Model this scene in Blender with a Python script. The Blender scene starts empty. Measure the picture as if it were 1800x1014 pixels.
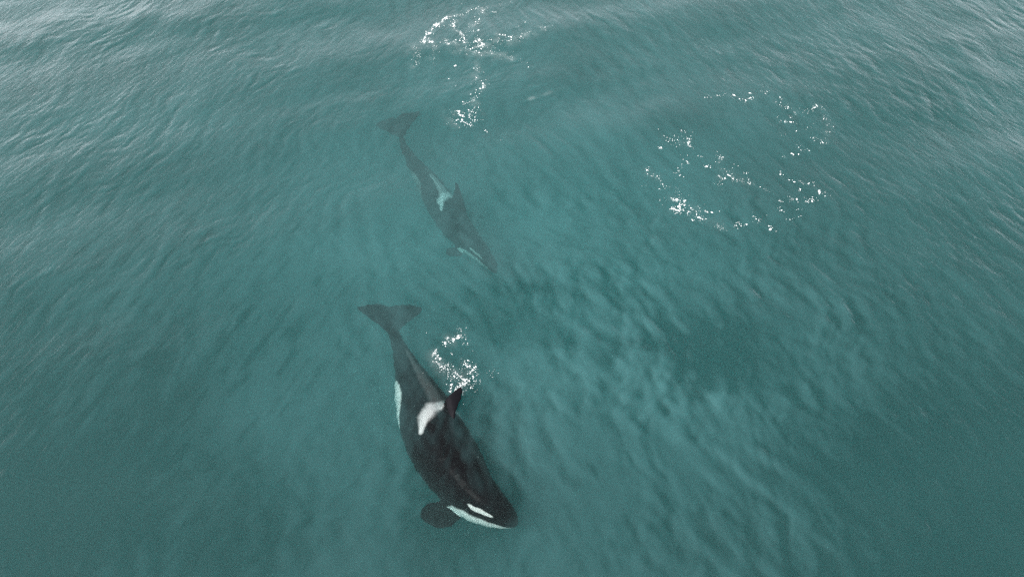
import bpy, bmesh, math, random
import numpy as np
from mathutils import Vector, Matrix

scene = bpy.context.scene
C = scene.collection
R = math.radians
rng = np.random.default_rng(7)
random.seed(7)

# ------------------------------------------------------------------ camera
CAM_H, PITCH, FPX = 16.0, 52.0, 1250.0          # metres, degrees below horizon, focal in photo pixels (1800 wide)
cam_d = bpy.data.cameras.new('camera')
cam = bpy.data.objects.new('camera', cam_d)
C.objects.link(cam)
cam.location = (0, 0, CAM_H)
cam.rotation_euler = (R(90 - PITCH), 0, 0)
cam_d.sensor_width = 36.0
cam_d.lens = 36.0 * FPX / 1800.0
cam_d.clip_start, cam_d.clip_end = 0.1, 9000.0
scene.camera = cam

# ------------------------------------------------------------------ sky and sun (bright overcast)
SUN_EL, SUN_AZ = 50.0, -122.0                     # azimuth from +Y (north), negative = to the west
world = bpy.data.worlds.new('World')
scene.world = world
world.use_nodes = True
wn, wl = world.node_tree.nodes, world.node_tree.links
wn.clear()
w_out = wn.new('ShaderNodeOutputWorld')
w_bg = wn.new('ShaderNodeBackground')
w_bg.inputs['Strength'].default_value = 0.15
sky = wn.new('ShaderNodeTexSky')
sky.sky_type = 'NISHITA'
sky.sun_disc = False
sky.sun_elevation = R(SUN_EL)
sky.sun_rotation = R(SUN_AZ)
sky.dust_density = 6.0
sky.air_density = 1.0
w_hs = wn.new('ShaderNodeHueSaturation')         # thin overcast: the blue is veiled
w_hs.inputs['Saturation'].default_value = 0.22
w_hs.inputs['Value'].default_value = 1.0
w_tc = wn.new('ShaderNodeTexCoord')
w_nz = wn.new('ShaderNodeTexNoise')              # soft cloud structure all round the dome
w_nz.inputs['Scale'].default_value = 3.2
w_nz.inputs['Detail'].default_value = 4.0
w_mr = wn.new('ShaderNodeMapRange')
w_mr.inputs['From Min'].default_value, w_mr.inputs['From Max'].default_value = 0.3, 0.7
w_mr.inputs['To Min'].default_value, w_mr.inputs['To Max'].default_value = 0.6, 1.4
w_mx = wn.new('ShaderNodeVectorMath'); w_mx.operation = 'SCALE'
wl.new(w_tc.outputs['Generated'], w_nz.inputs['Vector'])
wl.new(w_nz.outputs['Fac'], w_mr.inputs['Value'])
wl.new(sky.outputs['Color'], w_hs.inputs['Color'])
wl.new(w_hs.outputs['Color'], w_mx.inputs[0])
w_sp = wn.new('ShaderNodeSeparateXYZ')            # thin cloud glows towards the horizon, all the way round
wl.new(w_tc.outputs['Generated'], w_sp.inputs['Vector'])
w_hz = wn.new('ShaderNodeMapRange'); w_hz.interpolation_type = 'SMOOTHSTEP'
w_hz.inputs['From Min'].default_value, w_hz.inputs['From Max'].default_value = 0.20, 0.78
w_hz.inputs['To Min'].default_value, w_hz.inputs['To Max'].default_value = 3.5, 0.5
wl.new(w_sp.outputs['Z'], w_hz.inputs['Value'])
w_ml = wn.new('ShaderNodeMath'); w_ml.operation = 'MULTIPLY'
wl.new(w_mr.outputs['Result'], w_ml.inputs[0]); wl.new(w_hz.outputs['Result'], w_ml.inputs[1])
wl.new(w_ml.outputs[0], w_mx.inputs['Scale'])
wl.new(w_mx.outputs['Vector'], w_bg.inputs['Color'])
wl.new(w_bg.outputs['Background'], w_out.inputs['Surface'])

sun_d = bpy.data.lights.new('sun', 'SUN')
sun_d.energy = 1.2
sun_d.angle = R(28)
sun_d.color = (1.0, 0.98, 0.955)
sun = bpy.data.objects.new('sun', sun_d)
C.objects.link(sun)
sd = Vector((math.sin(R(SUN_AZ)) * math.cos(R(SUN_EL)), math.cos(R(SUN_AZ)) * math.cos(R(SUN_EL)), math.sin(R(SUN_EL))))
sun.rotation_euler = sd.to_track_quat('Z', 'Y').to_euler()

vs = scene.view_settings
scene.display_settings.display_device = 'sRGB'
vs.view_transform = 'Standard'
vs.look = 'None'
vs.exposure = 0.78
vs.gamma = 1.0
vs.use_curve_mapping = False

cy = scene.cycles
cy.max_bounces = 14
cy.diffuse_bounces = 3
cy.glossy_bounces = 3
cy.transmission_bounces = 4
cy.transparent_max_bounces = 10
cy.volume_bounces = 5
cy.use_denoising = False
cy.use_fast_gi = False
cy.sample_clamp_indirect = 4.0

# ------------------------------------------------------------------ helpers
F_AX = np.array([0, math.cos(R(PITCH)), -math.sin(R(PITCH))])
U_AX = np.array([0, math.sin(R(PITCH)), math.cos(R(PITCH))])

def at(px, py, z=0.0):
    """World point at height z seen at photo pixel (px, py): lays things out on the water."""
    d = F_AX * FPX + np.array([1.0, 0, 0]) * (px - 900.0) - U_AX * (py - 507.0)
    k = (z - CAM_H) / d[2]
    return np.array([0, 0, CAM_H]) + d * k

def tag(o, label=None, cat=None, group=None, kind=None):
    for k, v in (('label', label), ('category', cat), ('group', group), ('kind', kind)):
        if v:
            o[k] = v
    return o

def mesh_from(name, V, Fc, smooth=True):
    me = bpy.data.meshes.new(name)
    V = np.asarray(V, dtype=np.float32)
    Fc = np.asarray(Fc, dtype=np.int32)
    n = Fc.shape[1]
    me.vertices.add(len(V)); me.vertices.foreach_set('co', V.ravel())
    me.loops.add(Fc.size); me.loops.foreach_set('vertex_index', Fc.ravel())
    me.polygons.add(len(Fc))
    me.polygons.foreach_set('loop_start', np.arange(0, Fc.size, n, dtype=np.int32))
    me.polygons.foreach_set('loop_total', np.full(len(Fc), n, dtype=np.int32))
    me.polygons.foreach_set('use_smooth', np.full(len(Fc), smooth))
    me.update(calc_edges=True)
    return me

def link(name, me, mat=None, parent=None):
    o = bpy.data.objects.new(name, me)
    C.objects.link(o)
    if mat:
        me.materials.append(mat)
    if parent:
        o.parent = parent
    return o

def sstep(a, b, x):
    t = np.clip((x - a) / (b - a), 0, 1)
    return t * t * (3 - 2 * t)

_tab = rng.random((256, 256))
def vnoise(x, y):
    """smooth value noise, period 256"""
    xi, yi = np.floor(x).astype(int), np.floor(y).astype(int)
    fx, fy = x - xi, y - yi
    fx, fy = fx ** 3 * (fx * (fx * 6 - 15) + 10), fy ** 3 * (fy * (fy * 6 - 15) + 10)
    a = _tab[xi % 256, yi % 256]; b = _tab[(xi + 1) % 256, yi % 256]
    c = _tab[xi % 256, (yi + 1) % 256]; d = _tab[(xi + 1) % 256, (yi + 1) % 256]
    return (a * (1 - fx) + b * fx) * (1 - fy) + (c * (1 - fx) + d * fx) * fy

def fbm(x, y, octs=4):
    s, a, t = 0, 1.0, 0
    for i in range(octs):
        s = s + a * vnoise(x * 2 ** i + 17.3 * i, y * 2 ** i + 5.1 * i)
        t += a; a *= 0.5
    return s / t

def new_mat(name):
    m = bpy.data.materials.new(name)
    m.use_nodes = True
    m.node_tree.nodes.clear()
    return m, m.node_tree.nodes, m.node_tree.links

# ------------------------------------------------------------------ wave field
def pdir(px, py, deg):
    """plan direction of a line seen at (px,py) at an angle (degrees, counter-clockwise from image right)"""
    a = at(px, py); b = at(px + 10 * math.cos(R(deg)), py - 10 * math.sin(R(deg)))
    return math.atan2(b[1] - a[1], b[0] - a[0])

def family(n, crest, spread, l0, l1, slope, seed):
    r = np.random.default_rng(seed)
    lam = np.exp(r.uniform(math.log(l0), math.log(l1), n))
    th = crest + math.pi / 2 + r.normal(0, spread, n)
    k = 2 * math.pi / lam
    amp = slope * math.sqrt(2.0 / n) / k
    return np.stack([k * np.cos(th), k * np.sin(th), r.uniform(0, 2 * math.pi, n), amp], 1)

FAM_SWELL = family(10, pdir(500, 150, 12), 0.25, 2.8, 7.5, 0.026, 1)
FAM_CHOP = family(16, pdir(900, 400, 60), 0.9, 1.3, 3.6, 0.022, 2)
FAM_L = family(52, pdir(250, 250, 42), 0.34, 0.20, 0.85, 0.029, 3)
FAM_R = family(52, pdir(1600, 150, -36), 0.34, 0.20, 0.85, 0.029, 4)
FAM_S = family(40, pdir(1300, 760, -58), 0.42, 0.24, 0.9, 0.055, 5)

FINC = at(818, 632)            # where the fin broke the surface
RING_R = 0.82

def wsum(fam, x, y, chunk=4):
    z = np.zeros_like(x)
    for kx, ky, ph, a in fam:
        z += a * np.sin(kx * x + ky * y + ph)
    return z

def poly_dist(pts, x, y):
    """distance to a polyline and signed side (positive = left of travel)"""
    best = np.full(x.shape, 1e9); side = np.zeros(x.shape); par = np.zeros(x.shape)
    n = len(pts) - 1
    for i in range(n):
        ax, ay = pts[i][:2]; bx, by = pts[i + 1][:2]
        dx, dy = bx - ax, by - ay
        t = np.clip(((x - ax) * dx + (y - ay) * dy) / (dx * dx + dy * dy), 0, 1)
        ex, ey = x - (ax + t * dx), y - (ay + t * dy)
        d = np.hypot(ex, ey)
        s = np.sign(dx * (y - ay) - dy * (x - ax))
        m = d < best
        best = np.where(m, d, best); side = np.where(m, s, side); par = np.where(m, (i + t) / n, par)
    return best, side, par

FRONT = [at(*p) for p in ((800, 560), (870, 592), (960, 600), (1010, 612), (1060, 640), (1110, 628), (1150, 632), (1185, 668), (1250, 686), (1330, 704), (1400, 692), (1470, 660))]

def blob(px, py, rx, ry, x, y):
    c = at(px, py); e = at(px + rx, py); f = at(px, py - ry)
    return np.exp(-(((x - c[0]) / (e[0] - c[0])) ** 2 + ((y - c[1]) / (f[1] - c[1])) ** 2))

def calm_mask(x, y):
    """1 = glassy slick above and behind the whales, 0 = open rippled water"""
    m = blob(760, 760, 430, 330, x, y) + 0.8 * blob(800, 330, 330, 240, x, y) + 0.7 * blob(1180, 330, 280, 150, x, y) \
        + 0.6 * blob(300, 900, 420, 240, x, y)
    return np.clip(m, 0, 1)

def warp(x, y):
    return 1.6 * (fbm(x * 0.25, y * 0.25, 2) - 0.5) + 0.35 * (fbm(x * 1.1 + 5, y * 1.1 + 50, 3) - 0.5)

def s_mask(x, y, calm):
    low = blob(1420, 780, 430, 250, x, y); mid = blob(1150, 520, 330, 170, x, y)
    gust = 0.35 + 1.1 * sstep(0.36, 0.64, fbm(x * 0.55 + 70, y * 0.55 + 33, 3))
    return np.clip(low * 0.9 + mid * 0.9 + 0.22 * calm + 0.10, 0, 1.3) * gust

def waves(x, y):
    wob = warp(x, y)
    xx, yy = x + wob, y - wob
    patch = 0.22 + 1.35 * sstep(0.36, 0.68, fbm(x * 0.30 + 40, y * 0.42 + 11, 4))
    calm = calm_mask(x, y)
    left = 1 - sstep(-3.5, 4.5, x - 0.05 * y)
    low = blob(1420, 780, 430, 250, x, y)
    z = wsum(FAM_SWELL, x, y) + wsum(FAM_CHOP, xx, yy) * (1 - 0.5 * calm)
    z += wsum(FAM_L, xx, yy) * left * patch * (1 - 0.85 * calm)
    z += wsum(FAM_R, xx, yy) * (1 - left) * patch * (1 - 0.85 * calm) * (1 - 0.7 * low)
    z += wsum(FAM_S, xx, yy) * s_mask(x, y, calm)
    # long low wave front pushed up beside the near whale
    d, s, p = poly_dist(FRONT, x + 0.35 * (fbm(x * 1.3, y * 1.3, 3) - 0.5), y + 0.5 * (fbm(x * 1.1 + 9, y * 1.1, 3) - 0.5))
    z += 0.035 * np.exp(-(d / 0.55) ** 2) * np.sin(math.pi * np.clip(p, 0, 1))
    # circular ripple round the fin
    r = np.hypot(x - FINC[0], y - FINC[1])
    r = r * (1 + 0.12 * (fbm(x * 1.1 + 3, y * 1.1 + 8, 2) - 0.5))
    z += 0.016 * np.exp(-((r - RING_R) / 0.085) ** 2) * np.clip(0.5 - 0.8 * (y - FINC[1]) + 0.2, 0.15, 1.2)
    z += 0.006 * np.sin(r * 22) * np.exp(-(r / 0.7) ** 2)
    return z

# ------------------------------------------------------------------ foam layout (photo pixels)
def zo(sc, ox, oy, pts):
    return [(ox + a / sc, oy + b / sc) for a, b in pts]

# each strand: (polyline, blobs, blob radius in m, sideways scatter in m, lacy)
def strands(sc, ox, oy, rows):
    return [(zo(sc, ox, oy, pts), n, r, s) for pts, n, r, s in rows]

TOP = strands(4.225, 680, 0, [
    ([(445, 125), (400, 165), (380, 190), (350, 190), (325, 240), (295, 265), (275, 300), (280, 330), (300, 345)], 120, .030, .035),
    ([(510, 150), (495, 185), (505, 220), (540, 245), (570, 270), (582, 310), (575, 330)], 70, .028, .03),
    ([(660, 60), (720, 50), (700, 110), (680, 150), (655, 190), (620, 190)], 40, .019, .05),
    ([(455, 125), (510, 115), (560, 105), (610, 75), (660, 62)], 36, .018, .04),
    ([(660, 330), (680, 300), (700, 330), (680, 360), (720, 330)], 46, .030, .09),
    ([(600, 380), (680, 350), (760, 330), (830, 310), (900, 315)], 44, .019, .12),
    ([(820, 265), (860, 268), (925, 290)], 24, .026, .02),
    ([(960, 300), (1030, 265), (1100, 240), (1160, 210), (1200, 210)], 26, .017, .08),
    ([(510, 380), (600, 390), (700, 400), (830, 405), (920, 430)], 46, .015, .09),
    ([(215, 350), (190, 400), (225, 410), (230, 450), (215, 490)], 26, .019, .08),
    ([(350, 350), (345, 400), (350, 470)], 16, .013, .04),
    ([(430, 300), (455, 330), (500, 320), (520, 340)], 24, .021, .03),
    ([(310, 300), (340, 330), (320, 320)], 14, .022, .04),
    ([(600, 240), (640, 240), (690, 230)], 12, .016, .06),
    ([(780, 85), (825, 92)], 10, .020, .03), ([(840, 10), (845, 40)], 8, .014, .05),
    ([(880, 210), (920, 232), (1035, 162)], 5, .020, .03),
    ([(990, 455), (1010, 460)], 8, .014, .06), ([(920, 430), (930, 450)], 8, .014, .05),
])
TAILP = strands(4.225, 680, 0, [
    ([(655, 475), (670, 520), (650, 560), (680, 600), (700, 615)], 16, .014, .06),
    ([(725, 630), (710, 660), (685, 665), (660, 680)], 22, .024, .025),
    ([(640, 715), (655, 760), (650, 800), (690, 820)], 26, .015, .10),
    ([(525, 820), (540, 842), (575, 865)], 26, .025, .02),
    ([(555, 890), (580, 905), (612, 922)], 24, .024, .03),
    ([(612, 858), (630, 820)], 14, .022, .03),
    ([(470, 830), (480, 880), (515, 915)], 16, .013, .10),
    ([(640, 890), (660, 880), (650, 900)], 12, .016, .06),
    ([(560, 780), (630, 750)], 12, .016, .05), ([(505, 490), (507, 492)], 3, .028, .01), ([(465, 585), (467, 588)], 3, .022, .02),
    ([(560, 620), (630, 630), (735, 555), (735, 680)], 12, .012, .12), ([(730, 965), (740, 968)], 5, .018, .03),
])
RINGF = strands(3.621, 1110, 140, [
    ([(100, 560), (105, 600), (160, 610), (170, 640), (205, 670), (215, 690)], 26, .019, .05),
    ([(245, 745), (265, 760), (330, 775)], 22, .022, .06), ([(260, 820), (300, 805), (340, 770)], 26, .026, .04),
    ([(265, 830), (330, 830), (350, 845)], 26, .026, .05), ([(300, 690), (280, 740), (320, 720)], 10, .013, .05),
    ([(350, 840), (420, 870), (480, 890), (530, 910), (585, 950)], 34, .018, .10), ([(380, 825), (420, 830), (500, 845)], 18, .018, .07),
    ([(170, 438), (197, 437)], 9, .026, .02), ([(215, 370), (230, 410), (275, 360), (300, 400), (265, 430)], 24, .019, .07),
    ([(350, 370), (372, 385), (360, 420), (385, 437)], 22, .024, .03), ([(330, 335), (318, 350)], 6, .020, .03),
    ([(540, 490), (572, 492), (560, 525)], 14, .022, .05), ([(580, 565), (640, 595), (600, 635), (565, 620)], 24, .020, .06),
    ([(640, 635), (690, 630), (720, 650), (765, 650)], 22, .022, .03), ([(715, 590), (745, 595)], 6, .018, .03),
    ([(470, 550), (500, 558)], 6, .022, .02), ([(350, 525), (358, 530)], 6, .024, .02), ([(320, 535), (300, 570), (290, 615), (320, 600)], 12, .018, .03),
    ([(450, 485), (455, 492)], 4, .019, .03), ([(460, 125), (490, 115), (545, 108), (600, 100), (642, 114)], 12, .019, .03),
    ([(710, 150), (735, 135), (780, 125)], 16, .020, .04), ([(820, 80), (860, 85), (850, 105)], 7, .019, .03), ([(930, 110), (955, 140)], 6, .022, .03),
    ([(910, 155), (950, 172), (1005, 170), (995, 192), (1042, 211), (1015, 245)], 18, .020, .04), ([(935, 242), (962, 270), (1000, 270), (1033, 272)], 9, .020, .02),
    ([(1088, 220), (1130, 200), (1170, 185), (1190, 163)], 12, .022, .03), ([(1190, 170), (1240, 207), (1218, 240), (1262, 272), (1250, 320), (1245, 375), (1200, 420)], 20, .020, .04),
    ([(1135, 380), (1160, 370), (1190, 382), (1222, 400)], 9, .020, .03), ([(1045, 412), (1090, 447), (1125, 440)], 9, .019, .03),
    ([(1022, 470), (1030, 474)], 4, .026, .02), ([(968, 484), (970, 486)], 2, .022, .01), ([(1150, 270), (1190, 295), (1115, 315), (1030, 330), (950, 370)], 8, .015, .05),
    ([(940, 575), (960, 600), (990, 620), (1015, 648)], 8, .018, .03), ([(1040, 640), (1085, 650), (1115, 662), (1142, 657), (1172, 659)], 8, .026, .01),
    ([(1065, 705), (1078, 708)], 4, .026, .01), ([(1000, 752), (1035, 772), (1055, 762)], 9, .024, .02), ([(1100, 778), (1135, 780)], 7, .024, .03),
    ([(1190, 705), (1200, 735), (1218, 735), (1234, 718)], 10, .024, .02), ([(1172, 745), (1172, 765), (1130, 762)], 7, .022, .02),
    ([(840, 692), (890, 722)], 7, .018, .03), ([(948, 770), (965, 785)], 5, .024, .02), ([(930, 820), (967, 832)], 5, .019, .02), ([(1060, 822), (1062, 828)], 3, .026, .02),
    ([(1092, 865), (1030, 885), (966, 898)], 6, .022, .03), ([(884, 930), (886, 960)], 5, .024, .01), ([(640, 952), (655, 935), (698, 906), (740, 932)], 12, .020, .03),
    ([(760, 870), (800, 900), (825, 882)], 9, .018, .03), ([(520, 660), (590, 658)], 6, .015, .05),
])
FINF = strands(5.636, 740, 560, [
    ([(395, 90), (385, 120)], 10, .014, .03), ([(400, 160), (375, 185), (320, 210), (325, 235)], 40, .020, .015),
    ([(285, 200), (265, 190), (240, 240), (245, 288)], 24, .020, .02), ([(165, 295), (130, 345), (150, 365), (180, 395), (212, 412)], 46, .020, .018),
    ([(170, 430), (200, 490), (235, 490), (250, 458), (268, 480)], 34, .017, .03), ([(330, 505), (362, 545), (340, 580), (295, 592)], 30, .018, .04),
    ([(410, 570), (430, 610), (412, 660), (390, 695), (350, 705)], 76, .021, .05), ([(430, 405), (447, 440), (440, 465), (480, 470), (515, 505), (515, 530), (460, 540)], 50, .019, .02),
    ([(465, 600), (490, 625)], 10, .018, .02), ([(515, 645), (520, 665), (500, 690)], 10, .016, .03), ([(440, 185), (470, 235), (480, 260), (415, 262)], 8, .013, .04),
    ([(700, 540), (722, 515)], 8, .011, .05), ([(318, 665), (300, 700), (285, 735)], 22, .013, .012), ([(318, 890), (330, 930)], 12, .012, .02), ([(380, 730), (420, 745)], 12, .012, .03),  # strand at the fin tip stands in for its wet glint
    ([(315, 350), (318, 354)], 2, .018, .01), ([(200, 500), (290, 545), (310, 600)], 20, .013, .06),
    ([(560, 560), (550, 635), (590, 560)], 8, .011, .06), ([(120, 350), (120, 430), (190, 470)], 14, .012, .05), ([(390, 500), (430, 530)], 8, .012, .05),
])

# ------------------------------------------------------------------ sea: one closed body of water out to the horizon
def axis(lo, hi, step, far_lo, far_hi):
    mid = np.arange(lo, hi + step / 2, step)
    def grow(start, end):
        out, s, p = [], step, start
        while p < end:
            s *= 1.22; p += s; out.append(min(p, end))
        return np.array(out)
    return np.concatenate([(lo - grow(0, lo - far_lo))[::-1], mid, hi + grow(0, far_hi - hi)])

def make_sea():
    STEP = 0.042
    gx = axis(-23.5, 23.5, STEP, -3000, 3000)
    gy = axis(2.5, 31.0, STEP, -1500, 5000)
    nx, ny = len(gx), len(gy)
    X, Y = np.meshgrid(gx, gy, indexing='ij')
    x, y = X.ravel(), Y.ravel()
    inside = np.minimum.reduce([x + 27, 27 - x, y + 0.5, 34.5 - y])
    damp = sstep(0, 3.5, inside)
    z = np.zeros_like(x)
    m = damp > 0
    z[m] = waves(x[m], y[m]) * damp[m]
    # pale film per vertex: milky water plus painted ripple sheen and lens vignetting
    film_sheen = np.full_like(x, 0.30)
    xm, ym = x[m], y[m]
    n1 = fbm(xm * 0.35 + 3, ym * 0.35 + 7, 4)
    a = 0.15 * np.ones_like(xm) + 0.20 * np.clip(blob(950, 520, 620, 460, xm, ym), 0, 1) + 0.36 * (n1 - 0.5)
    # reflection and refraction streaks of the wavelets, painted into the film
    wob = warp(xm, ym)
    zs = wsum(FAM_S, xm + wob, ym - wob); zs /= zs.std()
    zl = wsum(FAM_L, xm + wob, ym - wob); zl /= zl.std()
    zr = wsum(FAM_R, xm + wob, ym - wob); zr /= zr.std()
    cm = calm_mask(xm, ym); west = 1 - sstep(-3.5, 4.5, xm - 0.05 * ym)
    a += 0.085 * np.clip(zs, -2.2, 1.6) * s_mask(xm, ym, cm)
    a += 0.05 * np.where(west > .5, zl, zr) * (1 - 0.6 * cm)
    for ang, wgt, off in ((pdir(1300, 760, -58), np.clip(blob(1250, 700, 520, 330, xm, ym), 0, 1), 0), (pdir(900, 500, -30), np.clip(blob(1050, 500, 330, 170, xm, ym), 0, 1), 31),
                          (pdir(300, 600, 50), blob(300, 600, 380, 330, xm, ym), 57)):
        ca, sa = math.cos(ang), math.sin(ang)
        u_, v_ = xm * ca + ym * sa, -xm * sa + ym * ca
        a += 0.18 * wgt * (fbm(u_ * 1.1 + off, v_ * 2.6 + off, 5) - 0.5)  # light and dark ripple faces painted as streaks
        a -= 0.18 * wgt * sstep(.60, .74, fbm(u_ * 1.0 + off + 9, v_ * 4.2 + off, 3))  # dark dashes painted for wavelet faces that reflect less
    a += 0.14 * np.clip(blob(880, 170, 620, 230, xm, ym), 0, 1)  # paler film at top centre in place of stronger sky reflection
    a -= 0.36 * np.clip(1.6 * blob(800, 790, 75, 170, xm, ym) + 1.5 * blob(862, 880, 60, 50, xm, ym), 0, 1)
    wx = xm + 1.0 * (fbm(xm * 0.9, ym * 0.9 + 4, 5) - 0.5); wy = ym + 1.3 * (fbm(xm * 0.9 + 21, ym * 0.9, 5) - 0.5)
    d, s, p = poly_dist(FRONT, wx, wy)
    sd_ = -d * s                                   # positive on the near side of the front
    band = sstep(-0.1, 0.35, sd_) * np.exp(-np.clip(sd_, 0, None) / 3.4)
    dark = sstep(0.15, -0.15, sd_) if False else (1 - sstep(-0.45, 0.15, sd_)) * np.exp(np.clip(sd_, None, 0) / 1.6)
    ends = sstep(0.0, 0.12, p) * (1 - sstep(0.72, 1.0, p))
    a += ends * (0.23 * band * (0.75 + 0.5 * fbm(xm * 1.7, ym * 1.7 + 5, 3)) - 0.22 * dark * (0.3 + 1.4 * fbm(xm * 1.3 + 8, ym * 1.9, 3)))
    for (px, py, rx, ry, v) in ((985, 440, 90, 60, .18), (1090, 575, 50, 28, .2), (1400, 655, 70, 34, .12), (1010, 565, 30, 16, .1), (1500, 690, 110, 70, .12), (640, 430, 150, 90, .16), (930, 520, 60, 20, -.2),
                                (1250, 610, 140, 50, -.25), (1780, 960, 380, 330, -.44), (60, 950, 380, 260, -.26), (200, 640, 250, 120, -.08)):  # negative corner blobs paint in lens vignetting
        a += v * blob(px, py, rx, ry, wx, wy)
    # faint foam veil round the strands
    veil = np.zeros_like(xm)
    for grp, amp in ((TOP, .22), (TAILP, .13), (RINGF, .05), (FINF, .13)):
        for pts, n, r, sc in grp:
            if n < 14: continue
            w = [at(*q) for q in pts]
            cx = np.array([q[0] for q in w]); cyy = np.array([q[1] for q in w])
            sel = (xm > cx.min() - 1) & (xm < cx.max() + 1) & (ym > cyy.min() - 1) & (ym < cyy.max() + 1)
            dd, _, _ = poly_dist(w, xm[sel], ym[sel])
            veil[sel] = np.maximum(veil[sel], amp * np.exp(-(dd / (0.10 + sc * 1.5)) ** 2))
    lace = sstep(0.42, 0.62, fbm(xm * 3.1, ym * 3.1, 4))
    for (pa, pb, amp) in (((932, 173), (955, 166), .30), ((955, 166), (984, 156), .16)):
        dd, _, _ = poly_dist([at(*pa), at(*pb)], xm, ym)
        veil = np.maximum(veil, amp * np.exp(-(dd / 0.09) ** 2))
    film_sheen[m] = np.clip(a, 0, 1) * damp[m] + 0.30 * (1 - damp[m])
    vl = np.zeros_like(x); vl[m] = veil * (0.12 + 0.88 * lace)
    rough = np.zeros_like(x) + 1.0
    rough[m] = 1 - 0.55 * calm_mask(xm, ym)

    V = np.stack([x, y, z], 1)
    idx = np.arange(nx * ny).reshape(nx, ny)
    Fc = np.stack([idx[:-1, :-1], idx[1:, :-1], idx[1:, 1:], idx[:-1, 1:]], -1).reshape(-1, 4)
    # skirts and bottom close the body
    ring = np.concatenate([idx[:, 0], idx[-1, 1:], idx[-2::-1, -1], idx[0, -2:0:-1]])
    b0 = len(V)
    B = V[ring].copy(); B[:, 2] = -16.0
    V = np.concatenate([V, B])
    k = len(ring); j = np.arange(k); jn = (j + 1) % k
    side = np.stack([ring[jn], ring[j], b0 + j, b0 + jn], -1)
    c0 = len(V)
    V = np.concatenate([V, [[0, 1000, -16.0]]])
    bot = np.stack([np.full(k, c0), b0 + jn, b0 + j, np.full(k, c0)], -1)
    Fq = np.concatenate([Fc, side])
    me = bpy.data.meshes.new('sea')
    nq, nt = len(Fq), k
    me.vertices.add(len(V)); me.vertices.foreach_set('co', V.astype(np.float32).ravel())
    loops = np.concatenate([Fq.ravel(), bot[:, :3].ravel()]).astype(np.int32)
    me.loops.add(len(loops)); me.loops.foreach_set('vertex_index', loops)
    me.polygons.add(nq + nt)
    ls = np.concatenate([np.arange(nq) * 4, nq * 4 + np.arange(nt) * 3]).astype(np.int32)
    me.polygons.foreach_set('loop_start', ls)
    me.polygons.foreach_set('loop_total', np.concatenate([np.full(nq, 4), np.full(nt, 3)]).astype(np.int32))
    me.polygons.foreach_set('use_smooth', np.concatenate([np.full(len(Fc), True), np.full(nq - len(Fc) + nt, False)]))
    me.update(calc_edges=True)
    pad = len(V) - len(x)
    wst = 1 - sstep(-3.5, 4.5, x - 0.05 * y)
    for nm, arr, fill in (('west', wst, .5), ('film_sheen', film_sheen, .3), ('veil', vl, 0), ('ruffle', rough, 1)):
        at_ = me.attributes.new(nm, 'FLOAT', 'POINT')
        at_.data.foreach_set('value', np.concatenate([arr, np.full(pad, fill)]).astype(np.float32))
    return me

SIG_S = (0.090, 0.130, 0.131)         # scattering per metre
SIG_A = (0.38, 0.136, 0.137)           # absorption per metre

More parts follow.
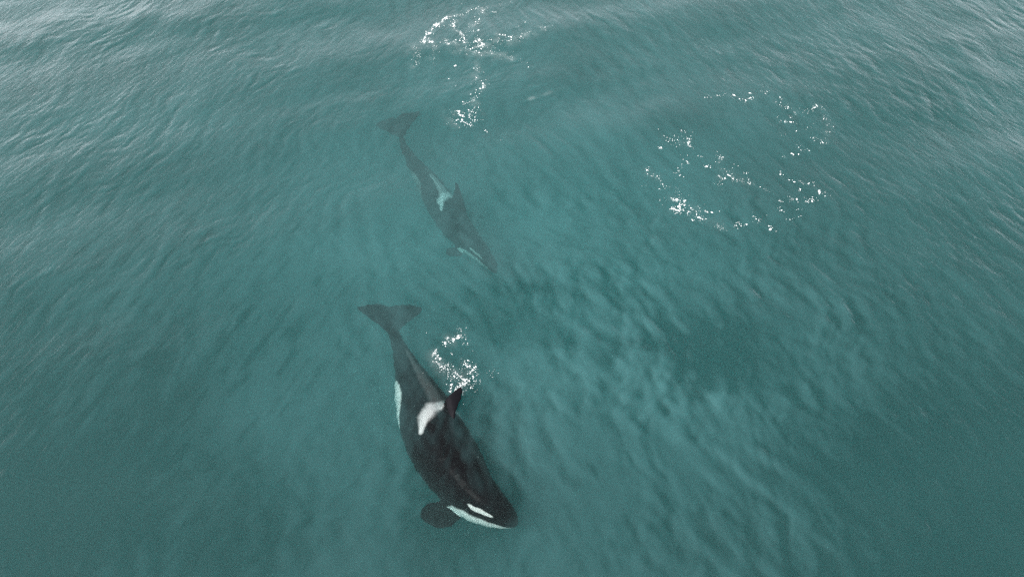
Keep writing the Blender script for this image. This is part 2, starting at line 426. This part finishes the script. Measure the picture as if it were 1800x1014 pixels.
def sea_material():
    m, n, l = new_mat('sea_water')
    out = n.new('ShaderNodeOutputMaterial')
    geo = n.new('ShaderNodeTexCoord')
    ruf = n.new('ShaderNodeAttribute'); ruf.attribute_name = 'ruffle'
    sheen_n = n.new('ShaderNodeAttribute'); sheen_n.attribute_name = 'film_sheen'
    veil = n.new('ShaderNodeAttribute'); veil.attribute_name = 'veil'
    # fine ripples, combed along the local wind
    def comb(ang, scale, stretch):
        mp = n.new('ShaderNodeMapping'); mp.vector_type = 'TEXTURE'
        mp.inputs['Rotation'].default_value = (0, 0, ang); mp.inputs['Scale'].default_value = (stretch, 1.0, 1.0)
        l.new(geo.outputs['Object'], mp.inputs['Vector'])
        q = n.new('ShaderNodeTexNoise'); q.inputs['Scale'].default_value = scale; q.inputs['Detail'].default_value = 3.0
        q.inputs['Roughness'].default_value = 0.6; q.inputs['Distortion'].default_value = 0.5
        l.new(mp.outputs['Vector'], q.inputs['Vector'])
        return q
    wst = n.new('ShaderNodeAttribute'); wst.attribute_name = 'west'
    qa, qb = comb(pdir(250, 250, 42), 5.5, 3.0), comb(pdir(1600, 150, -36), 5.5, 3.0)
    nz = n.new('ShaderNodeMix'); nz.data_type = 'FLOAT'
    l.new(wst.outputs['Fac'], nz.inputs['Factor']); l.new(qb.outputs['Fac'], nz.inputs['A']); l.new(qa.outputs['Fac'], nz.inputs['B'])
    bst = n.new('ShaderNodeMath'); bst.operation = 'MULTIPLY'; bst.inputs[1].default_value = 0.36
    l.new(ruf.outputs['Fac'], bst.inputs[0])
    bp = n.new('ShaderNodeBump'); bp.inputs['Distance'].default_value = 0.05
    l.new(bst.outputs[0], bp.inputs['Strength']); l.new(nz.outputs['Result'], bp.inputs['Height'])
    fr = n.new('ShaderNodeFresnel'); fr.inputs['IOR'].default_value = 1.333
    l.new(bp.outputs['Normal'], fr.inputs['Normal'])
    gl = n.new('ShaderNodeBsdfGlossy'); gl.inputs['Roughness'].default_value = 0.07
    gl.inputs['Color'].default_value = (1, 1, 1, 1)
    l.new(bp.outputs['Normal'], gl.inputs['Normal'])
    tr = n.new('ShaderNodeBsdfTransparent')
    mx = n.new('ShaderNodeMixShader')
    l.new(fr.outputs[0], mx.inputs['Fac']); l.new(tr.outputs[0], mx.inputs[1]); l.new(gl.outputs[0], mx.inputs[2])
    # bubbles in the top film, with painted ripple sheen and vignetting
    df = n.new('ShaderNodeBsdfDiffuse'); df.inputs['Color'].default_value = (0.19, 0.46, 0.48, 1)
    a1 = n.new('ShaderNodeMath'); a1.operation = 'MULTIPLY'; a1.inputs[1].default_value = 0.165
    l.new(sheen_n.outputs['Fac'], a1.inputs[0])
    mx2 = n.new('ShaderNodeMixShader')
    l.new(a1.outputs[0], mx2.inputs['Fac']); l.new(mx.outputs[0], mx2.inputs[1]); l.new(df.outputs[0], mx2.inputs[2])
    df2 = n.new('ShaderNodeBsdfDiffuse'); df2.inputs['Color'].default_value = (0.72, 0.75, 0.74, 1)
    a2 = n.new('ShaderNodeMath'); a2.operation = 'MULTIPLY'; a2.inputs[1].default_value = 0.30
    l.new(veil.outputs['Fac'], a2.inputs[0])
    mx3 = n.new('ShaderNodeMixShader')
    l.new(a2.outputs[0], mx3.inputs['Fac']); l.new(mx2.outputs[0], mx3.inputs[1]); l.new(df2.outputs[0], mx3.inputs[2])
    l.new(mx3.outputs[0], out.inputs['Surface'])
    # the body of the water
    sc = n.new('ShaderNodeVolumeScatter'); ab = n.new('ShaderNodeVolumeAbsorption'); ad = n.new('ShaderNodeAddShader')
    ds = max(SIG_S); sc.inputs['Density'].default_value = ds
    sc.inputs['Color'].default_value = (SIG_S[0] / ds, SIG_S[1] / ds, SIG_S[2] / ds, 1)
    sc.inputs['Anisotropy'].default_value = 0.0
    da = max(SIG_A) * 1.25; ab.inputs['Density'].default_value = da
    ab.inputs['Color'].default_value = (1 - SIG_A[0] / da, 1 - SIG_A[1] / da, 1 - SIG_A[2] / da, 1)
    l.new(sc.outputs[0], ad.inputs[0]); l.new(ab.outputs[0], ad.inputs[1]); l.new(ad.outputs[0], out.inputs['Volume'])
    return m

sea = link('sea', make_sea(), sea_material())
tag(sea, kind='structure', label='teal green sea water with low ripples and milky slicks round the whales')

def plume_material():
    m, n, l = new_mat('added_milky_water')
    out = n.new('ShaderNodeOutputMaterial'); sc = n.new('ShaderNodeVolumeScatter')
    sc.inputs['Density'].default_value = 0.21; sc.inputs['Color'].default_value = (.62, .92, 1.0, 1)
    l.new(sc.outputs[0], out.inputs['Volume'])
    return m
ADDED_MILK = plume_material()  # added scatterer that lightens mid-frame against the darker edges

def plume(px, py, rx, ry, z, rz, seed, label):
    """lens of milky water added to brighten mid-frame; nested veils thicken inwards"""
    c = at(px, py, z); bm = bmesh.new()
    bmesh.ops.create_icosphere(bm, subdivisions=5, radius=1.0)
    for v in bm.verts:
        a = v.co.copy()
        k = 1 + 0.55 * (float(fbm(np.array([a.x * 1.5 + 20 + seed * 7.7]), np.array([a.y * 1.5 + 9 + a.z * .7]), 3)[0]) - .5)
        v.co = Vector((a.x * rx * k, a.y * ry * k, a.z * rz))
    me = bpy.data.meshes.new('brightening_plume'); bm.to_mesh(me); bm.free()
    o = link('brightening_plume', me, ADDED_MILK); o.location = c
    tag(o, label, 'silt plume', None, 'stuff')
plume(880, 470, 14.0, 13.0, -7.4, 4.0, 1, 'faint outermost veil of milky water added for brightness, spreading wide below both orcas')
plume(900, 500, 12.0, 11.0, -7.4, 4.1, 2, 'second veil of milky water added for brightness, inside the faint outermost one')
plume(920, 520, 10.0, 9.0, -7.4, 4.1, 3, 'third added brightening veil of milky water round the pale core under the orcas')
plume(940, 540, 8.0, 7.0, -7.4, 4.2, 4, 'fourth, smaller added brightening veil of milky water next to the pale core')
plume(960, 560, 6.0, 5.0, -7.4, 4.2, 5, 'small pale core of the added brightening milky water under the orcas')

def seabed_material():
    m, n, l = new_mat('seabed_sand')
    out = n.new('ShaderNodeOutputMaterial'); b = n.new('ShaderNodeBsdfPrincipled')
    tc = n.new('ShaderNodeTexCoord'); nz = n.new('ShaderNodeTexNoise'); nz.inputs['Scale'].default_value = 0.4; nz.inputs['Detail'].default_value = 5
    cr = n.new('ShaderNodeValToRGB'); cr.color_ramp.elements[0].color = (.10, .10, .08, 1); cr.color_ramp.elements[1].color = (.2, .19, .15, 1)
    l.new(tc.outputs['Object'], nz.inputs['Vector']); l.new(nz.outputs['Fac'], cr.inputs['Fac']); l.new(cr.outputs['Color'], b.inputs['Base Color'])
    b.inputs['Roughness'].default_value = 0.9
    l.new(b.outputs[0], out.inputs['Surface'])
    return m

sb_n = 40
sx = np.linspace(-2990, 2990, sb_n); sy = np.linspace(-1490, 4990, sb_n)
SX, SY = np.meshgrid(sx, sy, indexing='ij')
SZ = -15.2 + 0.3 * np.sin(SX * 0.011) * np.cos(SY * 0.017)
si = np.arange(sb_n * sb_n).reshape(sb_n, sb_n)
seabed = link('seabed', mesh_from('seabed', np.stack([SX.ravel(), SY.ravel(), SZ.ravel()], 1),
              np.stack([si[:-1, :-1], si[1:, :-1], si[1:, 1:], si[:-1, 1:]], -1).reshape(-1, 4)), seabed_material())
tag(seabed, kind='structure', label='sandy seabed far below the teal water')

# ------------------------------------------------------------------ whales
def loft(bm, rings):
    """closed skin through equal rings (lists of points), capped"""
    vr = [[bm.verts.new(p) for p in r] for r in rings]
    k = len(rings[0])
    for a, b in zip(vr[:-1], vr[1:]):
        for i in range(k):
            bm.faces.new((a[i], a[(i + 1) % k], b[(i + 1) % k], b[i]))
    for r, flip in ((vr[0], True), (vr[-1], False)):
        c = bm.verts.new(sum((v.co for v in r), Vector()) / k)
        for i in range(k):
            f = (r[i], r[(i + 1) % k], c)
            bm.faces.new(f[::-1] if flip else f)

T_ = [0.0, 0.012, 0.03, 0.06, 0.10, 0.15, 0.20, 0.27, 0.34, 0.41, 0.48, 0.55, 0.62, 0.69, 0.76, 0.82, 0.88, 0.92, 0.955, 0.985]
HW = [.007, .019, .031, .043, .055, .067, .078, .091, .098, .099, .094, .083, .066, .047, .031, .022, .0165, .015, .017, .010]
HH = [.007, .020, .033, .048, .063, .077, .088, .098, .104, .106, .102, .093, .079, .062, .046, .035, .027, .022, .017, .008]
ZC = [-.012, -.010, -.007, -.003, .0, .002, .002, .0, -.002, -.004, -.004, -.002, .002, .006, .010, .012, .013, .012, .010, .008]

def prof(tab, t):
    # monotone-ish smooth interpolation
    t = np.asarray(t, float)
    tt = np.array(T_); v = np.array(tab)
    m = np.gradient(v, tt)
    i = np.clip(np.searchsorted(tt, t) - 1, 0, len(tt) - 2)
    h = tt[i + 1] - tt[i]; u = np.clip((t - tt[i]) / h, 0, 1)
    return (2 * u**3 - 3 * u**2 + 1) * v[i] + (u**3 - 2 * u**2 + u) * h * m[i] + (-2 * u**3 + 3 * u**2) * v[i + 1] + (u**3 - u**2) * h * m[i + 1]

def orca_rest(L, curl, girth, fin, fsh, flip):
    """orca in rest pose: snout at x = 0, tail at x = -L; y to its left, z up. One fused skin."""
    bm = bmesh.new()
    ts = np.concatenate([[0.0, .004, .010, .018], np.linspace(.03, .985, 64)])
    K = 48
    rings = []
    for t in ts:
        w, h, c = float(prof(HW, t)), float(prof(HH, t)), float(prof(ZC, t))
        r = []
        for i in range(K):
            a = 2 * math.pi * i / K
            ca, sa = math.cos(a), math.sin(a)
            e = 0.92
            yy = w * math.copysign(abs(ca) ** e, ca); zz = h * math.copysign(abs(sa) ** e, sa)
            if sa > 0 and t > 0.5:                      # keeled back towards the tail
                yy *= 1 - 0.22 * sa * min(1, (t - .5) / .2)
            r.append((-t * L, yy * L * girth, (c + zz * girth) * L))
        rings.append(r)
    loft(bm, rings)

    def foil(le, te, th, k=20):
        """section between leading x le and trailing x te: list of (x, half thickness)"""
        pts = []
        for i in range(k):
            a = 2 * math.pi * i / k
            u = (1 - math.cos(a)) / 2
            prof_ = (1.9 * math.sqrt(max(u, 0)) * (1 - u) + 0.12) * 0.75
            pts.append((le + (te - le) * u, math.copysign(1, math.sin(a)) * th * prof_ if 0 < i < k and i != k // 2 else 0))
        return pts
    # dorsal fin; a curl above 0 folds its upper half over to the whale's left
    rings = []
    yy, zz, pu = 0.0, 0.070, 0.0
    for j in range(25):
        u = j / 24
        fold = R(curl) * float(sstep(.42, .86, np.float64(u)))
        yy += math.sin(fold) * fin * (u - pu); zz += math.cos(fold) * fin * (u - pu); pu = u
        le = -(0.338 - fsh + 0.118 * u ** 1.2) * L
        te = -(0.475 - fsh + 0.010 * u - 0.008 * math.sin(u * math.pi)) * L
        if u > .86:
            le = le + (te - le) * ((u - .86) / .14) ** 2 * 0.35
        rings.append([(x, (yy + math.cos(fold) * s / L) * L, zz * L - math.sin(fold) * s) for x, s in foil(le, te, (.015 * (1 - u) + .0046) * L)])
    loft(bm, rings)
    # flukes
    rings = []
    for j in range(-16, 17):
        u = abs(j) / 16
        y = j / 16 * 0.120 * (1.0 if girth > .9 else .86) * L
        le = -(0.856 + 0.118 * u ** 0.85) * L
        te = -(1.004 + 0.010 * math.sin(u * math.pi) - 0.014 * u * u - 0.006 * math.exp(-(u / .09) ** 2)) * L
        if u > .93:
            le = le + (te - le) * 0.4 * (u - .93) / .07
        z = (.0085 + .008 * u * u) * L
        rings.append([(x, y, z + s) for x, s in foil(le, te, (.011 * (1 - u) + .0038) * L)])
    loft(bm, rings)
    # flippers
    for sgn in (-1, 1):
        rings = []
        for j in range(15):
            u = j / 14
            root = Vector((-.178 * L, sgn * .045 * L * girth, -.048 * L * girth))
            out = Vector((-.34, sgn * .86, -.52)).normalized()
            fwd = Vector((1, 0, 0)); fwd = (fwd - out * fwd.dot(out)).normalized()
            up = out.cross(fwd)
            half = flip * (.023 + .013 * math.sin(math.pi * min(1, u * 1.05) ** 0.9)) * L
            if u > .7:
                half *= math.sqrt(max(0.02, 1 - ((u - .7) / .31) ** 2))
            c = root + out * (.108 * L * u * flip) - fwd * (.010 * L * u * u)
            rings.append([tuple(c + fwd * (half * (1 - 2 * (x))) + up * s) for x, s in foil(0, 1, (.014 * (1 - u) + .004) * L)])
        loft(bm, rings)
    bmesh.ops.recalc_face_normals(bm, faces=bm.faces)
    me = bpy.data.meshes.new('orca_rest')
    bm.to_mesh(me); bm.free()
    o = bpy.data.objects.new('orca_rest', me); C.objects.link(o)
    rm = o.modifiers.new('fuse', 'REMESH'); rm.mode = 'VOXEL'; rm.voxel_size = 0.0165; rm.use_smooth_shade = True
    sm = o.modifiers.new('ease', 'SMOOTH'); sm.factor = 0.5; sm.iterations = 9
    dg = bpy.context.evaluated_depsgraph_get(); dg.update()
    res = bpy.data.meshes.new_from_object(o.evaluated_get(dg))
    bpy.data.objects.remove(o); bpy.data.meshes.remove(me)
    return res

def seg_d(p, q, pts, rad):
    """soft capsule chain in (t,b) space: 1 inside, 0 outside, by distance / radius"""
    best = np.full(p.shape, 9.0)
    for (a, b), (ra, rb) in zip(zip(pts[:-1], pts[1:]), zip(rad[:-1], rad[1:])):
        dx, dy = b[0] - a[0], b[1] - a[1]
        u = np.clip(((p - a[0]) * dx + (q - a[1]) * dy) / (dx * dx + dy * dy), 0, 1)
        d = np.hypot(p - a[0] - u * dx, q - a[1] - u * dy) / (ra + (rb - ra) * u)
        best = np.minimum(best, d)
    return best

def orca_marks(co, L, girth, ssh, deep):
    t = -co[:, 0] / L
    tc_ = np.clip(t, 0, .985)
    hw, hh, zc = prof(HW, tc_), prof(HH, tc_), prof(ZC, tc_)
    hw = hw * girth; hh = hh * girth
    yn = np.abs(co[:, 1]) / L / hw; zn = (co[:, 2] / L - zc) / hh
    a = np.degrees(np.arctan2(zn, yn))
    b = a * 0.00175
    rr = np.hypot(yn, zn)
    body = rr < 1.22
    wig = 0.004 * (fbm(t * 60, a * 0.15, 3) - 0.5)
    # eye patch
    dt, db = t - 0.098, b - 0.028
    ca, sa = math.cos(R(-6)), math.sin(R(-6))
    e = np.hypot((dt * ca + db * sa) / .035, (-dt * sa + db * ca) / (.0125 + .05 * np.clip(dt, -.05, .05)))
    eye = 1 - sstep(.88, 1.08, e)
    # chin, throat and belly
    edge = np.interp(t, [0, .02, .04, .08, .14, .18, .20, .23, .40, .46, .50, .54, .58, .62, .65, .69, .80, .90, 1.0],
                        [-56, -30, -15, -9, -10, -20, -44, -76, -72, -60, -16, 12, 22, 21, 9, -30, -70, -80, -120])
    belly = sstep(-4, 4, edge - a + 600 * wig) 
    white = np.where(body, np.maximum(eye, belly), 0)
    white = np.where((t > .93) | ((t > .12) & (t < .26) & (rr > 1.06)), 0, white)
    if deep:
        white = np.where(body, np.maximum(.45 * eye, np.where(t < .4, .6 * belly, .3 * belly)), 0)
    else:
        scar = np.exp(-(((t - .235) / .0035) ** 2 + ((b - .118) / .0030) ** 2)) * (co[:, 1] > 0)
        white = np.maximum(white, .7 * scar * body)
    # grey saddle
    t = t + ssh
    s1 = 1 - sstep(.30, 1.25, seg_d(t, b, [(.512, .1575), (.510, .128), (.490, .092), (.452, .064)], [.018, .026, .024, .009]) + 60 * wig)
    s2 = 1 - sstep(.25, 1.25, seg_d(t, b, [(.520, .150), (.62, .150), (.80, .150)], [.026, .020, .010]))
    if deep:
        s2 = 1 - sstep(.35, 1.2, seg_d(t, b, [(.520, .140), (.58, .140), (.66, .148)], [.024, .018, .008]) + 60 * wig)
    saddle = np.where(body, np.maximum(s1, (.6 if deep else .13) * s2), 0)
    return white, saddle

def whale_material():
    m, n, l = new_mat('orca_skin')
    out = n.new('ShaderNodeOutputMaterial'); b = n.new('ShaderNodeBsdfPrincipled')
    w = n.new('ShaderNodeAttribute'); w.attribute_name = 'white'
    s = n.new('ShaderNodeAttribute'); s.attribute_name = 'saddle'
    tc = n.new('ShaderNodeTexCoord'); nz = n.new('ShaderNodeTexNoise'); nz.inputs['Scale'].default_value = 2.6; nz.inputs['Detail'].default_value = 5
    l.new(tc.outputs['Object'], nz.inputs['Vector'])
    cr = n.new('ShaderNodeValToRGB')
    cr.color_ramp.elements[0].position = .3; cr.color_ramp.elements[1].position = .72
    cr.color_ramp.elements[0].color = (.006, .006, .0075, 1); cr.color_ramp.elements[1].color = (.0085, .0082, .010, 1)
    l.new(nz.outputs['Fac'], cr.inputs['Fac'])
    m1 = n.new('ShaderNodeMix'); m1.data_type = 'RGBA'
    m1.inputs['B'].default_value = (.80, .76, .76, 1)
    l.new(s.outputs['Fac'], m1.inputs['Factor']); l.new(cr.outputs['Color'], m1.inputs['A'])
    m2 = n.new('ShaderNodeMix'); m2.data_type = 'RGBA'
    m2.inputs['B'].default_value = (.92, .90, .87, 1)
    l.new(w.outputs['Fac'], m2.inputs['Factor']); l.new(m1.outputs['Result'], m2.inputs['A'])
    l.new(m2.outputs['Result'], b.inputs['Base Color'])
    b.inputs['Roughness'].default_value = 0.22
    b.inputs['Specular IOR Level'].default_value = 0.025
    l.new(b.outputs[0], out.inputs['Surface'])
    return m

SKIN = whale_material()

def catmull(P, n):
    P = np.asarray(P, float)
    Q = np.vstack([2 * P[0] - P[1], P, 2 * P[-1] - P[-2]])
    out = []
    for i in range(len(P) - 1):
        p0, p1, p2, p3 = Q[i:i + 4]
        for u in np.linspace(0, 1, n, endpoint=False):
            out.append(.5 * (2 * p1 + (p2 - p0) * u + (2 * p0 - 5 * p1 + 4 * p2 - p3) * u**2 + (3 * p1 - p0 - 3 * p2 + p3) * u**3))
    out.append(P[-1])
    return np.array(out)

def orca(ctrl, rolls, curl, girth, fin, wob, fsh, ssh, flip, deep, label):
    """ctrl: snout-to-tail list of (px, py, z) for the middle of the body; rolls: (t, degrees to its own left)"""
    P = catmull([at(*c) for c in ctrl], 24)
    for _ in range(40):                                  # relax kinks
        P[1:-1] = .5 * P[1:-1] + .25 * (P[:-2] + P[2:])
    s = np.concatenate([[0], np.cumsum(np.linalg.norm(np.diff(P, axis=0), axis=1))])
    L = s[-1] / 0.99
    me = orca_rest(L, curl, girth, fin, fsh, flip)
    nv = len(me.vertices)
    co = np.empty(nv * 3, np.float32); me.vertices.foreach_get('co', co); co = co.reshape(-1, 3).astype(float)
    white, saddle = orca_marks(co, L, girth, ssh, deep)
    d = np.clip(-co[:, 0], 0, None)
    T = np.gradient(P, s, axis=0); T /= np.linalg.norm(T, axis=1)[:, None]
    T = -T                                               # towards the snout
    up = np.array([0, 0, 1.0])
    Lf = np.cross(up, T); Lf /= np.linalg.norm(Lf, axis=1)[:, None]
    Up = np.cross(T, Lf)
    ro = np.radians(np.interp(s / L, [r[0] for r in rolls], [r[1] for r in rolls]))[:, None]
    L2 = Lf * np.cos(ro) - Up * np.sin(ro)               # rolls the back over to its left
    U2 = Up * np.cos(ro) + Lf * np.sin(ro)
    def samp(A):
        return np.stack([np.interp(d, s, A[:, k]) for k in range(3)], 1)
    over = np.clip(d - s[-1], 0, None)[:, None] + np.clip(co[:, :1] * -1, None, 0)
    pos = samp(P) - samp(T) * over + samp(L2) * co[:, 1:2] + samp(U2) * co[:, 2:3]
    # refraction by the water, put into the body shape: edges waver more with depth
    am = (wob * (1 + 1.6 * np.clip(-pos[:, 2] - .6, 0, 2)))[:, None]
    wv = np.stack([fbm(pos[:, 0] * 3.6 + 11 * k, pos[:, 1] * 7.0 + 7 * k + 3, 3) - .5 for k in range(2)] + [np.zeros(nv)], 1)
    pos = pos + wv * am * 2.0
    org = P[len(P) // 2]
    me.vertices.foreach_set('co', (pos - org).astype(np.float32).ravel())
    for nm, arr in (('white', white), ('saddle', saddle)):
        a_ = me.attributes.new(nm, 'FLOAT', 'POINT'); a_.data.foreach_set('value', arr.astype(np.float32))
    me.polygons.foreach_set('use_smooth', np.full(len(me.polygons), True))
    me.update()
    me.name = 'orca'
    me.materials.clear()
    o = link('orca', me, SKIN)
    o.location = org
    tag(o, label, 'orca', 'orcas swimming just under the surface')
    print('orca length', round(L, 2), 'verts', nv, 'top z', pos[:, 2].max())
    return o

near = orca([(911, 914, -.56), (862, 890, -.65), (826, 862, -.81), (797, 820, -.91), (772, 777, -.98), (753, 738, -1.03), (735, 700, -1.10), (721, 665, -1.16),
             (707, 630, -1.23), (697, 605, -1.22), (689, 580, -1.24), (684, 545, -1.26)],
            [(0, 24), (.3, 26), (.5, 26), (.75, 20), (1, 17)], 62, 1.0, .132, .022, .022, .055, 1.0, False,
            'larger black and white orca near the surface with its dorsal fin breaking the water')
far = orca([(875, 474, -1.68), (848, 448, -1.71), (821, 421, -1.75), (796, 388, -1.80), (773, 354, -1.83), (751, 321, -1.86), (729, 291, -1.83), (712, 264, -1.79),
            (704, 240, -1.75), (699, 212, -1.71)],
           [(0, 20), (.3, 22), (.5, 22), (.75, 2), (1, -12)], 0, 0.58, .072, .020, .10, .10, .62, True,
           'hazy deeper orca swimming fully submerged behind the larger one')

# ------------------------------------------------------------------ foam
def foam_material():
    m, n, l = new_mat('foam')
    out = n.new('ShaderNodeOutputMaterial'); b = n.new('ShaderNodeBsdfPrincipled')
    tc = n.new('ShaderNodeTexCoord'); nz = n.new('ShaderNodeTexNoise'); nz.inputs['Scale'].default_value = 30
    cr = n.new('ShaderNodeValToRGB'); cr.color_ramp.elements[0].color = (.66, .70, .70, 1); cr.color_ramp.elements[1].color = (.90, .90, .88, 1)
    l.new(tc.outputs['Object'], nz.inputs['Vector']); l.new(nz.outputs['Fac'], cr.inputs['Fac']); l.new(cr.outputs['Color'], b.inputs['Base Color'])
    b.inputs['Roughness'].default_value = 0.5
    l.new(b.outputs[0], out.inputs['Surface'])
    return m
FOAM = foam_material()

def make_foam(rows, label, seed, size=1.0):
    r = np.random.default_rng(seed)
    pts, rad = [], []
    for poly, n, rd, sc in rows:
        w = np.array([at(*q)[:2] for q in poly])
        if len(w) == 1: w = np.vstack([w, w])
        seg = np.linalg.norm(np.diff(w, axis=0), axis=1); cs = np.concatenate([[0], np.cumsum(seg)])
        n = int(n * 1.7)
        tt = np.sort(r.random(n)) * cs[-1]
        # clump along the strand
        tt = np.clip(tt + 0.04 * cs[-1] * np.sin(tt * 9 + r.random() * 6), 0, cs[-1])
        p = np.stack([np.interp(tt, cs, w[:, k]) for k in range(2)], 1)
        p += r.normal(0, sc * .95 + .012, (n, 2)) * np.exp(r.normal(0, .7, (n, 1)))
        pts.append(p); rad.append(rd * size * np.exp(r.normal(-.78, .55, n)))
    p = np.concatenate(pts); rd = np.concatenate(rad)
    # low irregular dome: 2 rings of 7 + top, sunk slightly into the water
    k = 7
    base = []
    for j in range(k):
        base.append((math.cos(2 * math.pi * j / k), math.sin(2 * math.pi * j / k), -0.25))
    for j in range(k):
        base.append((.62 * math.cos(2 * math.pi * (j + .5) / k), .62 * math.sin(2 * math.pi * (j + .5) / k), .38))
    base.append((0, 0, .55)); base.append((0, 0, -.4))
    base = np.array(base)
    tri = []
    for j in range(k):
        jn = (j + 1) % k
        tri += [(j, jn, k + j), (jn, k + jn, k + j), (k + j, k + jn, 2 * k), (jn, j, 2 * k + 1)]
    tri = np.array(tri)
    N = len(p)
    z = waves(p[:, 0], p[:, 1])
    V = np.repeat(base[None], N, 0)
    V[:, :2 * k, :2] *= r.uniform(.55, 1.35, (N, 2 * k, 1))
    st = np.exp(r.normal(0, .35, (N, 1, 1)))
    ang = r.random(N) * math.pi
    V = V * np.concatenate([st, 1 / st, np.ones_like(st)], 2)
    ca, sa = np.cos(ang)[:, None], np.sin(ang)[:, None]
    X = V[..., 0] * ca - V[..., 1] * sa; Y = V[..., 0] * sa + V[..., 1] * ca
    org = np.array([p[:, 0].mean(), p[:, 1].mean(), 0])
    W = np.stack([X * rd[:, None] + p[:, :1] - org[0], Y * rd[:, None] + p[:, 1:2] - org[1], V[..., 2] * rd[:, None] * .9 + z[:, None] + .004 + .3 * rd[:, None]], -1)
    Fc = (tri[None] + (np.arange(N) * (2 * k + 2))[:, None, None]).reshape(-1, 3)
    o = link('sea_foam', mesh_from('sea_foam', W.reshape(-1, 3), Fc), FOAM)
    o.location = org
    tag(o, label, 'foam', 'white foam left on the water', 'stuff')
    return o

make_foam(TOP, 'broad lacy patch of white foam at the top, farthest from both orcas', 11, .85)
make_foam(TAILP, 'small trail of foam flecks beside the tail of the hazy orca', 12)
make_foam(RINGF, 'wide loose ring of white foam dots right of the orcas', 13, .85)
make_foam(FINF, 'curl of white splash foam behind the emerging dorsal fin, with flecks added as its wet glint', 14, .85)
